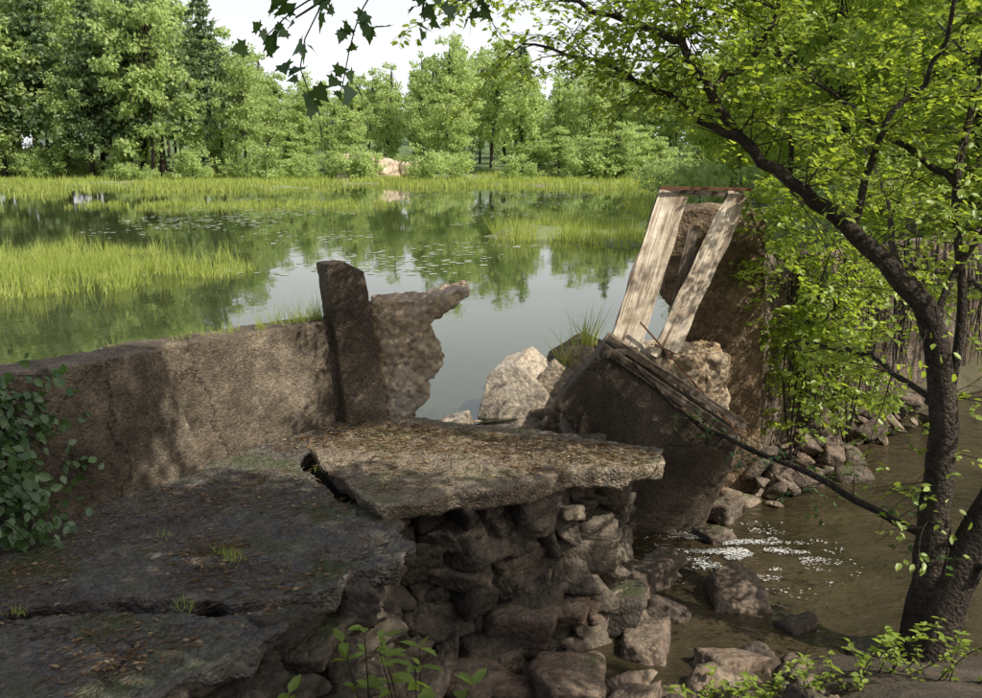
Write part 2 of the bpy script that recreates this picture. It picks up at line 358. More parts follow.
# ------------------------------------------------------------------ concrete walls
def wall(name, b0, b1, t0, t1, h0, h1, th, mat, zb=-.5, disp=((.5, .04), (.06, .014), (.03, .008)), voxel=.024):
    nrm = np.array([-.82, .57])
    def bk(p, k): return (p[0] + nrm[0] * k, p[1] + nrm[1] * k)
    fr = [(*b0, zb), (*b1, zb), (*t1, h1), (*t0, h0)]
    kb, kt = th + .12, th
    back = [(*bk(b0, kb), zb), (*bk(b1, kb), zb), (*bk(t1, kt), h1), (*bk(t0, kt), h0)]
    return rough_block(name, fr, None, mat, voxel, disp, back=back)
wall('concrete_wall', (-4.6, 2.5), (-1.93, 6.62), (-4.6, 2.68), (-2.22, 6.38), 1.05, .9, .34, M_wall)
wall('concrete_wall', (-2.42, 6.46), (-1.1, 7.92), (-2.5, 6.5), (-1.24, 7.94), .87, .84, .3, M_wall)
rough_block('concrete_post', [(-1.22, 7.72, -.2), (-.86, 7.8, -.2), (-.87, 7.78, .1), (-1.03, 7.85, 1.25), (-1.2, 7.83, 1.33), (-1.35, 7.8, 1.31), (-1.2, 7.7, .1)], (-.12, .24, 0), M_post, .016, ((.3, .02), (.05, .01)))
blk = [(-1.0, .98), (-.72, 1.0), (-.5, 1.03), (-.18, 1.1), (-.17, 1.04), (-.4, .9), (-.52, .8), (-.45, .64), (-.4, .47), (-.54, .3), (-.52, .16), (-.64, .04), (-.72, -.3), (-1.05, -.3)]
rough_block('broken_concrete_block', [(x, 7.93, z) for x, z in blk], (-.05, .42, .0), M_pale, .015, ((.2, .08), (.07, .05), (.03, .025)))

SD = ((.35, .03), (.06, .03), (.03, .018))
def slab(name, poly, ztop, zbot, mat, tilt=(0, 0, 0), disp=SD, voxel=.02, lowshrink=.06):
    c = np.mean(poly, axis=0)
    pp = []
    for i in range(len(poly)):
        a = np.array(poly[i]); b_ = np.array(poly[(i + 1) % len(poly)]); L_ = np.linalg.norm(b_ - a); k = max(1, int(L_ / .12)); nr = np.array([-(b_ - a)[1], (b_ - a)[0]]) / L_
        for j in range(k): pp.append(tuple(a + (b_ - a) * j / k + nr * (rng.random() - .5) * .06))
    f = [(x, y, ztop + tilt[0] * (x - c[0]) + tilt[1] * (y - c[1])) for x, y in pp]
    bk = [(c[0] + (x - c[0]) * (1 - lowshrink * rng.uniform(.1, 2)), c[1] + (y - c[1]) * (1 - lowshrink * rng.uniform(.1, 2)), zbot + tilt[0] * (x - c[0]) + tilt[1] * (y - c[1]) + (rng.random() - .5) * .06) for x, y in pp]
    return rough_block(name, f, None, mat, voxel, disp, back=bk)
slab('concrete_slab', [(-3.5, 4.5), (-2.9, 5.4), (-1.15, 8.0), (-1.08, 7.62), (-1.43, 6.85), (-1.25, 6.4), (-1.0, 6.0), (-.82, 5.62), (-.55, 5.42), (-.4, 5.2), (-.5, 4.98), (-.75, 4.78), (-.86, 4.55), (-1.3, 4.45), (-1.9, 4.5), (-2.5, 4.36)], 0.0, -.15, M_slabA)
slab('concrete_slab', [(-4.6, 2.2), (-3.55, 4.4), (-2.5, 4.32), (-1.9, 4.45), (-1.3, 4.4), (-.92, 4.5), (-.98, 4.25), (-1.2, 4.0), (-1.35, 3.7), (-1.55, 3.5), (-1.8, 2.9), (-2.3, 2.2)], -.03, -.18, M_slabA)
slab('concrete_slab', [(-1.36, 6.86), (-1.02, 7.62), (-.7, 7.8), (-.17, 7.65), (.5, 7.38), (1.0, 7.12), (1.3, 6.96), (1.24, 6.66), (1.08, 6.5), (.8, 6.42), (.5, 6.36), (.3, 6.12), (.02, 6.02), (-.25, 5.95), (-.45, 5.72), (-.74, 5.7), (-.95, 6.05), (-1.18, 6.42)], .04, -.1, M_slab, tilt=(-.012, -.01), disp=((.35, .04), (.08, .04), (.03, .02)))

core = [(-1.3, 6.8), (-1.0, 7.5), (-.2, 7.3), (.55, 6.95), (.7, 6.8), (.35, 6.6), (-.1, 6.4), (-.65, 6.1)]
rough_block('masonry_core', [(x, y, -1.8) for x, y in core], (0, 0, 1.7), M_core, .05)
core2 = [(-4.4, 2.2), (-3.2, 5.2), (-1.5, 7.0), (-1.0, 5.8), (-.85, 5.2), (-1.3, 4.5), (-1.7, 3.9), (-2.3, 2.2)]
rough_block('masonry_core', [(x, y, -1.8) for x, y in core2], (0, 0, 1.68), M_core, .05)
mb = Buf()
def masonry(path, zt, zb, batter=.14):
    P = np.array(path, float); seg = np.linalg.norm(np.diff(P, axis=0), axis=1); cum = np.concatenate([[0], np.cumsum(seg)])
    z = zt
    while z > zb:
        h = .09 + .15 * rng.random(); s = rng.random() * .1
        while s < cum[-1]:
            w = .12 + .4 * rng.random() ** 1.5
            q = min(s + w / 2, cum[-1]); x = np.interp(q, cum, P[:, 0]); y = np.interp(q, cum, P[:, 1])
            i = min(np.searchsorted(cum, q, side='right') - 1, len(seg) - 1); d = (P[i + 1] - P[i]) / seg[i]
            nrm = np.array([d[1], -d[0]]); k = batter * (zt - z) + (rng.random() - .5) * .22
            hh = h * (.8 + .6 * rng.random())
            rock(mb, (x + nrm[0] * k, y + nrm[1] * k, z - h / 2 + (rng.random() - .5) * .05), (w * .74, .26, hh * .8), 4, True, math.atan2(d[1], d[0]) + (rng.random() - .5) * .6, blocky=1, nzs=.1)
            s += w
        z -= h * .9
masonry([(-2.1, 2.4), (-1.65, 3.7), (-1.12, 4.55), (-.78, 5.15), (-.95, 5.75), (-.85, 6.05), (-.15, 6.32), (.32, 6.6), (.72, 6.8), (.85, 7.05), (.6, 7.35)], -.1, -1.6)
obj('stone_masonry_wall', mb.mesh('masonry'), [M_mason])

rb_ = Buf()
for i in range(340):
    x = rng.uniform(-.8, 2.1); y = rng.uniform(4.6, 7.8)
    if y > 6.9 and x < .9: continue
    if x > 1.2 and y > 7.3: continue
    s = rng.choice([.05, .08, .12, .18, .24], p=[.3, .28, .22, .13, .07])
    z = float(hz(x, y)); z = max(z, -1.6) + s * .3 + max(0, .6 - abs(x + .2) * .5) * .4 * (rng.random())
    rock(rb_, (x, y, z), (s * rng.uniform(1, 1.8), s * rng.uniform(.7, 1.1), s * rng.uniform(.45, .8)), 3, False, blocky=1 if rng.random() < .8 else 0)
for (x, y, z, s) in [(-.1, 5.75, -1.25, .3), (.5, 5.8, -1.3, .34), (1.1, 6.4, -1.32, .24), (1.95, 7.2, -1.25, .28), (1.65, 6.1, -1.3, .2), (2.3, 6.7, -1.32, .15), (.15, 6.25, -1.05, .26), (.85, 6.8, -1.2, .26), (1.2, 7.4, -1.25, .22), (.8, 5.4, -1.35, .25), (2.25, 8.9, -1.22, .2), (2.5, 9.3, -1.28, .16), (2.05, 8.4, -1.28, .16), (-.5, 5.35, -1.1, .26), (.55, 6.45, -1.0, .22), (.0, 5.2, -1.3, .24), (1.35, 6.9, -1.3, .2), (2.7, 6.3, -1.3, .15), (1.5, 7.75, -1.28, .2)]:
    rock(rb_, (x, y, z), (s * 1.35, s, s * .75), 4, True, blocky=1, nzs=.1)
obj('rubble_rocks', rb_.mesh('rubble'), [M_rock])
br = Buf()
crest = lambda x: np.interp(x, [-.8, .3, 1.3, 2.6], [8.3, 8.8, 9.35, 9.9])
for i in range(190):
    x = rng.uniform(-.75, 2.2); y = crest(x) + rng.normal() * .28
    s = rng.choice([.05, .08, .12, .17]); 
    z = -.46 - .9 * max(0, -(y - crest(x))) + (.25 * rng.random() if x > .5 else 0)
    rock(br, (x, y, z), (s * 1.6, s, s * .65), 3, False, blocky=1)
for (x, y, z, s) in [(.62, 9.25, -.1, .26), (1.0, 9.4, .06, .24), (.8, 8.8, -.34, .2), (1.15, 9.0, -.1, .2), (-.4, 8.6, -.4, .15), (-.15, 8.85, -.4, .12), (.5, 9.6, -.12, .22), (1.3, 9.3, .1, .2)]:
    rock(br, (x, y, z), (s * 1.4, s, s * .8), 4, False, blocky=1, nzs=.1)
obj('breach_rocks', br.mesh('breach'), [M_rockp])
sh = Buf()
for i in range(75):
    x = 2.8 + rng.random() ** 1.7 * 3.2; y = 10.1 + (x - 3) * .95 - abs(rng.normal()) * .3 - .05; s = rng.choice([.05, .08, .12, .17])
    rock(sh, (x, y, -1.32 + s * .25 + .55 * rng.random() * max(0, 1 - 1.3 * (10.2 + (x - 3) * .95 - y))), (s * 1.6, s, s * .6), 3, False, blocky=1)
obj('bank_rocks', sh.mesh('bankrocks'), [M_rock])
CD = ((.25, .02), (.06, .012), (.03, .008))
rough_block('fallen_concrete_chunk', [(-.14, 8.95, -.3), (-.1, 8.9, -.7), (.55, 8.85, -.7), (.7, 8.95, -.27), (.5, 9.0, -.02), (.24, 9.1, .2), (-.04, 9.1, .08)], (.18, .34, .12), M_chunk, .014, CD)
rough_block('fallen_concrete_chunk', [(.62, 8.5, -.15), (.97, 8.45, -.08), (1.02, 8.4, -.5), (.68, 8.4, -.55)], (.05, .3, .05), M_chunk, .014, CD)
rough_block('fallen_concrete_chunk', [(-.55, 8.5, -.3), (-.3, 8.45, -.22), (-.2, 8.45, -.5), (-.6, 8.4, -.55)], (.1, .25, .08), M_chunk, .014, CD)
rough_block('fallen_concrete_chunk', [(.45, 9.25, -.35), (1.0, 9.3, -.3), (1.15, 9.35, .22), (.92, 9.35, .3), (.6, 9.35, .1)], (.0, .4, .1), M_pier, .018, CD)
rough_block('fallen_concrete_chunk', [(.3, 8.65, -.65), (.66, 8.55, -.65), (.9, 8.7, -.2), (.6, 8.75, -.12)], (.1, .12, .1), M_pier, .015, CD)
# tilted slab
fr = [(.935, 8.3, .46), (2.19, 8.3, -.37), (2.2, 8.4, -.6), (1.9, 8.6, -1.55), (1.34, 8.6, -1.5), (1.05, 8.45, -.65), (.55, 8.3, 0)]
rough_block('tilted_concrete_slab', fr, (.14, .3, .16), M_dark, .02, ((.4, .03), (.06, .012), (.03, .008)))
# pier and ledge
pr = [(1.8, 1.62), (2.2, 1.68), (2.74, 1.62), (2.78, .2), (2.82, -1.5), (1.75, -1.5), (1.85, -.2), (1.9, .55), (1.72, .8)]
rough_block('concrete_pier', [(x, 9.65, z) for x, z in pr], (.1, .9, 0), M_pier, .025, ((.4, .06), (.1, .04), (.04, .02)))
rough_block('masonry_ledge', [(1.48, 9.05, .3), (2.3, 9.1, .27), (2.35, 9.1, -.7), (2.2, 9.1, -1.4), (1.6, 9.1, -1.4)], (0, .5, .05), M_pale, .022, ((.22, .12), (.07, .06), (.03, .02)))
rw = [(2.75, 10.15), (5.2, 12.5), (8.6, 15.7)]
for i in range(2):
    a, b_ = rw[i], rw[i + 1]
    rough_block('retaining_wall', [(a[0], a[1], -1.7), (b_[0], b_[1], -1.7), (b_[0], b_[1], 1.0), (a[0], a[1], 1.1 - .1 * i)], (-.25, .3, 0), M_streak, .05, ((.5, .12), (.1, .05)))

# ------------------------------------------------------------------ sluice gate (timber)
gate = empty('sluice_gate_frame', (1.6, 9.0, .4))
def plank(name, a, b, w, t, mat, seed=0, ragged=0.0, side=(1, 0, 0)):
    a = np.array(a, float); b = np.array(b, float); L_ = np.linalg.norm(b - a); zax = (b - a) / L_
    xax = np.array(side, float); xax = unit(xax - zax * np.dot(xax, zax)); yax = np.cross(zax, xax)
    nz_ = 24; bm = bmesh.new(); rings = []
    for i in range(nz_ + 1):
        z = L_ * i / nz_
        j = (noise.noise(Vector((seed, z * 3, 0))) * .02, noise.noise(Vector((seed + 9, z * 3, 0))) * .02)
        e0 = ragged * max(0, (i / nz_ - .8)) * rng.random(); 
        rings.append([bm.verts.new(q) for q in ((-w / 2 + j[0] + e0, -t / 2, z), (w / 2 + j[1] - e0, -t / 2, z), (w / 2 + j[1] - e0, t / 2, z), (-w / 2 + j[0] + e0, t / 2, z))])
    for i in range(nz_):
        for k in range(4): bm.faces.new((rings[i][k], rings[i][(k + 1) % 4], rings[i + 1][(k + 1) % 4], rings[i + 1][k]))
    bm.faces.new(rings[0][::-1]); bm.faces.new(rings[-1]); bmesh.ops.recalc_face_normals(bm, faces=bm.faces)
    bmesh.ops.bevel(bm, geom=[e for e in bm.edges if e.calc_face_angle(0) > 1], offset=.004, segments=1)
    me = bpy.data.meshes.new(name); bm.to_mesh(me); bm.free(); o = obj(name, me, [mat])
    Mx = Matrix([[xax[0], yax[0], zax[0], a[0]], [xax[1], yax[1], zax[1], a[1]], [xax[2], yax[2], zax[2], a[2]], [0, 0, 0, 1]])
    o.matrix_world = Mx; o.parent = gate; o.matrix_parent_inverse = Matrix.Translation(-gate.location); return o
plank('plank_left', (1.2, 8.6, .38), (1.74, 9.28, 1.82), .28, .05, M_wood, 1)
plank('plank_right', (1.62, 8.72, .42), (2.36, 9.32, 1.82), .22, .05, M_wood, 5, .3)
plank('plank_right_split', (1.5, 8.7, .36), (2.2, 9.32, 1.5), .07, .04, M_wood, 8, .2)
plank('plank_left_edge', (1.06, 8.62, .4), (1.6, 9.3, 1.8), .03, .07, M_woodd, 15)
plank('plank_inner', (1.66, 8.9, .3), (1.95, 9.3, 1.5), .12, .04, M_woodd, 12)
plank('top_bar', (1.6, 9.3, 1.86), (2.5, 9.36, 1.79), .06, .05, M_woodd, 3, 0, (0, 1, 0))
plank('top_iron', (1.6, 9.22, 1.88), (2.48, 9.26, 1.86), .03, .03, M_rust, 3, 0, (0, 1, 0))
plank('sill_rail_front', (.96, 8.2, .56), (2.15, 8.18, -.25), .07, .07, M_woodd, 3, 0, (0, 1, 0))
plank('sill_rail_rear', (1.05, 8.46, .58), (2.32, 8.4, -.22), .07, .06, M_woodd, 7, 0, (0, 1, 0))
plank('sill_board', (1.0, 8.33, .52), (1.75, 8.3, .02), .1, .03, M_wood, 17, 0, (0, 1, 0))
plank('sill_cross', (.98, 8.12, .5), (1.32, 8.62, .44), .05, .05, M_woodd, 9, 0, (1, -1, 0))
plank('iron_rod', (1.35, 8.6, .7), (2.25, 8.35, -.3), .018, .018, M_rust, 9, 0, (0, 1, 0))

# ------------------------------------------------------------------ vegetation helpers
def rand_unit(n): return unit(rng.normal(size=(n, 3)))
def grow_spray(bb, P, D, Nn, S, start, d, length, r, leaf, per=9, sides=6, droop=.15, ok=None):
    d = unit(np.array(d, float)); n = unit(np.array([0, 0, 1.]) + rng.normal(size=3) * .25); side = unit(np.cross(d, n))
    k = 7; pts = [np.array(start, float)]; dd = d.copy()
    for i in range(k):
        dd = unit(dd + rng.normal(size=3) * .12 + np.array([0, 0, -droop * .35])); pts.append(pts[-1] + dd * length / k)
    pts = np.array(pts)
    if ok is not None and not (ok(pts[-1]) and ok(pts[4])): return
    tube(bb, pts, [r, r * .3], 4)
    def leaves(a, b, m_):
        t = rng.random(m_)[:, None] * .95 + .05; p_ = a * (1 - t) + b * t
        sg = rng.choice([-1, 1], m_)[:, None]; ax = unit(b - a); s2 = unit(np.cross(ax, n))
        P.append(p_ + rng.normal(size=(m_, 3)) * .012); D.append(unit(ax * .6 + sg * s2 + rng.normal(size=(m_, 3)) * .35 + np.array([0, 0, -.2])))
        Nn.append(unit(n + rng.normal(size=(m_, 3)) * .4)); S.append(leaf * (.65 + .6 * rng.random(m_)))
    for j in range(sides):
        i = 1 + int(j * (k - 1) / sides); sg = 1 if j % 2 else -1
        l2 = length * (.5 - .3 * j / sides) * (.7 + .6 * rng.random())
        a = pts[i]; b = a + unit(dd * .6 + side * sg + rng.normal(size=3) * .2 - np.array([0, 0, droop])) * l2
        if ok is not None and not ok(b): continue
        tube(bb, np.array([a, (a + b) / 2 + rng.normal(size=3) * .01, b]), [r * .45, r * .2], 3)
        leaves(a, b, per)
    leaves(pts[3], pts[-1], per)

def finish_tree(name, bb, P, D, Nn, S, lmat, tmpl=OVAL, width=1.0):
    parts = [buf_part(bb, 0)]
    if P:
        A = leaf_arrays(np.concatenate(P), np.concatenate(D), np.concatenate(Nn), np.concatenate(S), tmpl, width)
        parts.append((*A, 1))
    return obj(name, fast_mesh(name, parts), [M_bark, lmat])

# ---- leaning maple on the right bank
bb = Buf(); P, D, Nn, S = [], [], [], []
trunk = resample([(3.0, 6.2, -1.6), (3.02, 6.2, -.9), (3.02, 6.2, -.25), (3.03, 6.2, .46), (2.87, 6.2, 1.13), (2.65, 6.24, 1.4), (2.34, 6.3, 1.71), (2.03, 6.4, 1.97), (1.71, 6.5, 2.22), (1.45, 6.6, 2.61), (1.26, 6.7, 2.94), (1.34, 6.8, 3.3), (1.3, 6.9, 4.1)], 46)
trunk += rng.normal(size=trunk.shape) * .008
tube(bb, trunk, [.17, .13, .1, .085, .07, .055, .042, .035, .03, .022, .012], 10, .12)
t2 = resample([(2.95, 6.15, -1.6), (3.08, 6.1, -.9), (3.22, 6.1, -.45), (3.42, 6.1, .05), (3.75, 6.2, .9), (4.1, 6.3, 2.0), (4.2, 6.3, 3.4), (4.4, 6.4, 5)], 26)
tube(bb, t2, [.17, .14, .13, .12, .1, .08, .05, .02], 10, .12)
t3 = resample([(3.03, 6.2, .46), (3.12, 6.3, 1.2), (3.05, 6.4, 2.0), (3.2, 6.5, 3.0), (3.1, 6.6, 4.2)], 18)
tube(bb, t3, [.035, .03, .022, .015], 7, .1)
limbs = [
 [(1.71, 6.5, 2.22), (1.3, 6.7, 2.5), (.8, 7.0, 2.8), (.25, 7.4, 3.0)],
 [(1.45, 6.6, 2.61), (1.75, 6.7, 2.85), (1.95, 6.8, 3.2), (2.1, 6.9, 3.9)],
 [(2.34, 6.3, 1.71), (2.5, 6.3, 2.3), (2.8, 6.2, 2.9), (2.9, 6.1, 4.0)],
 [(2.87, 6.2, 1.13), (3.2, 6.3, 1.7), (3.6, 6.5, 2.2), (4.2, 6.7, 2.9)],
 [(3.03, 6.2, .46), (2.75, 6.6, .75), (2.5, 7.0, .8), (2.3, 7.3, .75)],
 [(2.65, 6.24, 1.4), (2.9, 7.0, 1.65), (3.2, 7.9, 1.9), (3.3, 8.8, 2.3)],
 [(1.26, 6.7, 2.94), (.9, 6.9, 3.1), (.4, 7.2, 3.3), (-.1, 7.4, 3.35)],
 [(3.05, 6.4, 2.0), (2.7, 6.9, 2.4), (2.4, 7.3, 2.7), (2.1, 7.7, 3.0)],
 [(3.75, 6.2, .9), (3.6, 6.8, 1.2), (3.5, 7.5, 1.3), (3.4, 8.2, 1.2)],
 [(4.1, 6.3, 2.0), (3.9, 6.9, 2.4), (3.8, 7.6, 2.8), (3.7, 8.4, 3.3)],
]
def ok_gate(p):
    x, y, z = p
    if x < 2.05 * y / 6.6 + .05 and z < 2.33: return False
    return True
for lm in limbs:
    q = resample(lm, 16) ; q[1:] += rng.normal(size=q[1:].shape) * .015
    tube(bb, q, [.028, .018, .008], 6, .1)
    for i in range(20):
        k = rng.integers(4, 16); ax = unit(q[min(k, 15)] - q[k - 1])
        d = unit(ax * .7 + rng.normal(size=3) * np.array([.9, .8, .45]) + np.array([-.1, 0, 0]))
        grow_spray(bb, P, D, Nn, S, q[k], d, rng.uniform(.4, .85), .005, .058, 7, 6, ok=ok_gate)
for i in range(120):
    k = rng.integers(26, 46); d = unit(rng.normal(size=3) * np.array([.9, .8, .5]) + np.array([-.2, 0, .2]))
    grow_spray(bb, P, D, Nn, S, trunk[k], d, rng.uniform(.4, 1.0), .005, .058, 7, 6, ok=ok_gate)
for tt, lo in ((t2, 16), (t3, 8)):
    for i in range(45):
        k = rng.integers(lo, len(tt)); d = unit(rng.normal(size=3) * np.array([1, 1, .4]))
        grow_spray(bb, P, D, Nn, S, tt[k], d, rng.uniform(.4, 1.0), .005, .058, 7, 6, ok=ok_gate)
for i in range(20):
    k = rng.integers(8, 18); d = unit(rng.normal(size=3) * np.array([1, .5, .5]) + np.array([-.6, -.2, 0]))
    grow_spray(bb, P, D, Nn, S, trunk[k], d, rng.uniform(.4, .9), .004, .06, 3, 4)
finish_tree('maple_tree', bb, P, D, Nn, S, M_leaf_sun)

# fallen branch
bb = Buf(); P, D, Nn, S = [], [], [], []
q = resample([(1.25, 8.1, .42), (1.8, 7.95, -.1), (2.45, 7.3, -.26), (2.91, 6.4, -.38), (3.3, 5.9, -.5)], 20); q += rng.normal(size=q.shape) * .01
tube(bb, q, [.014, .022, .03, .035], 6, .1)
for i in range(18):
    k = rng.integers(5, 19); grow_spray(bb, P, D, Nn, S, q[k], rng.normal(size=3) * np.array([1, 1, .6]), rng.uniform(.25, .6), .005, .06, 3, 3)
finish_tree('fallen_branch', bb, P, D, Nn, S, M_leaf_dark)

# ---- generic crown
def clump_tree(name, Ht, R, base, ncl, per, leaf, mats, tmpl=DIAM, sq=1.0, pine=False, trunk_r=.18, cl=(.15, .3), spire=0.0):
    bb = Buf(); P, D, Nn, S = [], [], [], []
    lean = rng.normal(size=2) * .03 * Ht; ph = rng.random() * 6
    tp = resample([(0, 0, -.5), (lean[0] * .4, lean[1] * .4, Ht * .35), (lean[0], lean[1], Ht * .7), (lean[0] * 1.1, lean[1] * 1.1, Ht * .97)], 10)
    tube(bb, tp, [trunk_r, trunk_r * .7, trunk_r * .35, trunk_r * .08], 7)
    if pine:
        z = base
        while z < Ht:
            f = (z - base) / (Ht - base); rad = R * (1 - f) ** .75 * (.8 + .4 * rng.random()) + .3
            for a in np.arange(0, 6.28, 6.28 / rng.integers(4, 7)) + rng.random() * 6:
                rr = rad * (.6 + .5 * rng.random()); c0 = np.array([lean[0] * f, lean[1] * f, z])
                e = c0 + np.array([math.cos(a) * rr, math.sin(a) * rr, rr * .15])
                tube(bb, np.array([c0, (c0 + e) / 2, e]), [.05, .015], 3)
                m_ = int(per * rr / R) + 8; t = rng.random(m_) ** .6
                p_ = c0 + (e - c0) * t[:, None] + rng.normal(size=(m_, 3)) * np.array([.4, .4, .12]) * (.3 + t[:, None]) * rr * .4
                P.append(p_); D.append(unit((e - c0)[None] * .3 / rr + rng.normal(size=(m_, 3)) * .6)); Nn.append(unit(np.array([0, 0, 1]) + rng.normal(size=(m_, 3)) * .4)); S.append(leaf * (.6 + .8 * rng.random(m_)))
            z += Ht * .045 * (.7 + .6 * rng.random())
    else:
        for i in range(ncl):
            u = rand_unit(1)[0]; rr = rng.random() ** .45
            asym = 1 + .3 * math.sin(2.3 * math.atan2(u[1], u[0]) + ph)
            zc = (base + Ht) / 2; zh = (Ht - base) / 2
            hor = 1 - spire * max(0, u[2]) * .6
            c = np.array([u[0] * R * rr * asym * hor, u[1] * R * rr * asym * hor, zc + u[2] * zh * rr * (1 + .25 * rng.random() * spire)]) + np.array([lean[0], lean[1], 0])
            if u[2] < 0: c[:2] *= .85
            cr = R * rng.uniform(*cl)
            if i % 2 == 0:
                s0 = tp[rng.integers(3, 9)]; tube(bb, np.array([s0, (s0 + c) / 2 + np.array([0, 0, -.1 * R]), c]), [trunk_r * .25, trunk_r * .06], 4)
            m_ = int(per * rng.uniform(.6, 1.3)); uu = rand_unit(m_); rad = rng.random(m_) ** .5
            p_ = c + uu * rad[:, None] * cr * np.array([1.25, 1.25, .7 * sq])
            P.append(p_); D.append(unit(uu * .6 + rng.normal(size=(m_, 3)) * .5 + np.array([0, 0, -.3]))); Nn.append(unit(uu + np.array([0, 0, .9]) + rng.normal(size=(m_, 3)) * .5)); S.append(leaf * (.6 + .8 * rng.random(m_)))
    A = leaf_arrays(np.concatenate(P), np.concatenate(D), np.concatenate(Nn), np.concatenate(S), tmpl)
    me = fast_mesh(name, [buf_part(bb, 0), (*A, 1)])
    for mm in mats: me.materials.append(mm)
    return me
def place(me, name, x, y, s=1, parent=None, sz=None, z=None):
    o = bpy.data.objects.new(name, me); COL.objects.link(o)
    o.location = (x, y, float(hz(x, y)) - .1 if z is None else z); o.rotation_euler = (0, 0, rng.random() * 6.28)
    o.scale = (s, s, sz or s)
    if parent: o.parent = parent
    return o

far = [clump_tree('far_tree_%d' % i, 12, 2.6 + .5 * (i % 3), 1.0 + (i % 2), 90, 62, .3, [M_bark, M_leaf_hazed], cl=(.11, .25), spire=[0, 1, .5][i % 3]) for i in range(6)]
farpine = [clump_tree('far_pine_%d' % i, 18, 3.6, 3.5, 0, 60, .42, [M_bark, M_leaf_pine], pine=True, trunk_r=.3) for i in range(2)]
bush = [clump_tree('bush_%d' % i, 2.6, 1.6, .1, 26, 60, .18, [M_bark, M_leaf_hazed], trunk_r=.04) for i in range(3)]
E = empty('distant_treeline', (0, 0, 0))
def tree_h(px):
    return np.interp(px, [-.7, -.45, -.36, -.3, -.26, -.22, -.17, -.12, -.08, -.02, .04, .1, .2, .4], [22, 20, 20, 17, 13, 8.6, 8.8, 9.8, 11, 12.5, 11, 9.5, 11, 14])
for row, (yy, dx) in enumerate([(93, 3.0), (102, 3.2), (113, 3.8), (126, 4.5), (142, 5.0), (165, 6.0)]):
    x = -90
    while x < 80:
        y = yy + rng.uniform(-4, 4); sl = x / y
        h = (tree_h(sl) * y / 100 - (2.5 if row == 5 else 0)) * rng.uniform(.6, 1.1) * (.55 if row == 0 and rng.random() < .6 else 1)
        if row == 0 and -.22 < sl < .02 and rng.random() < .7: x += dx; continue
        s = h / 12.0
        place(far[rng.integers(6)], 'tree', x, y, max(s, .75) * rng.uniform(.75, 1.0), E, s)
        x += dx * rng.uniform(.7, 1.3) * (.7 + .3 * s)
for i in range(120):
    x = rng.uniform(-70, 40); y = rng.uniform(84, 93) + abs(x) * .02; s = rng.uniform(.4, 1.3)
    if -15 < x < -6: y += 5
    place(bush[rng.integers(3)], 'shoreline_bush', x, y, s, E)
for (x, y, h) in [(-31, 93, 22), (-34, 96, 21), (-28, 99, 18), (-44, 95, 22), (14, 118, 13), (-50, 93, 21), (3, 125, 14.5), (-37.5, 92, 17)]:
    place(farpine[rng.integers(2)], 'pine_tree', x, y, h / 18)
mid = [clump_tree('mid_tree_%d' % i, 7, 2.4, .5, 80, 110, .16, [M_bark, M_leaf_mid], DIAM, trunk_r=.1) for i in range(3)]
for (x, y, s) in [(9.6, 19, 1.0), (8.8, 24, .9), (11.5, 22, 1.3), (9.2, 30, 1.0), (12, 31, 1.4), (9.5, 38, .9), (10.5, 46, .9), (13.5, 42, 1.4), (8.6, 17.2, .6), (13, 52, 1.0), (17, 60, 1.2), (22, 66, 1.3), (16, 36, 1.6), (14, 26, 1.5), (16, 20, 1.5), (12, 16.5, 1.1), (19, 50, 1.6), (20, 30, 2), (25, 45, 2.0)]:
    place(mid[rng.integers(3)], 'bank_tree', x, y, s)
for (x, y, s) in [(8.3, 21, .9), (8.4, 27, .8), (8.3, 34, .9), (9, 42, 1), (9.3, 49, 1), (11, 55, 1.1), (14, 60, 1.2), (18, 64, 1.2), (22, 70, 1.2), (7.5, 16.3, .5)]:
    place(bush[rng.integers(3)], 'bank_shrub', x, y, s)
# saplings beside the pier
for (sx_, sy_, hh) in [(3.25, 10.0, 1.9), (4.2, 10.9, 2.0)]:
    bb = Buf(); P, D, Nn, S = [], [], [], []
    for s0 in range(5):
        q = resample([(sx_ + rng.uniform(-.1, .1), sy_, -1.2), (sx_ + rng.normal() * .25, sy_ - .2, .1), (sx_ + rng.normal() * .4, sy_ - .4, 1.0), (sx_ + rng.normal() * .5, sy_ - .6, hh)], 12)
        tube(bb, q, [.012, .008, .004], 5)
        for i in range(22):
            grow_spray(bb, P, D, Nn, S, q[rng.integers(2, 12)], rng.normal(size=3) * np.array([1, .8, .4]), rng.uniform(.3, .75), .004, .075, 6, 5)
    finish_tree('sapling', bb, P, D, Nn, S, M_leaf_sun)
bb = Buf()
for i in range(110):
    t = rng.random(); x = 3.2 + t * 5.2; y = 10.15 + (x - 2.75) * .95 - .12 - rng.random() * .2
    z1 = rng.uniform(.6, 1.3); z0 = rng.uniform(-1.2, .2); q = resample([(x, y, z1), (x + rng.normal() * .05, y - .03, (z0 + z1) / 2), (x + rng.normal() * .1, y - .05, z0)], 7)
    tube(bb, q, [.018 * rng.uniform(.5, 1.4), .005], 4)
obj('hanging_roots', bb.mesh('hanging_roots'), [M_bark])

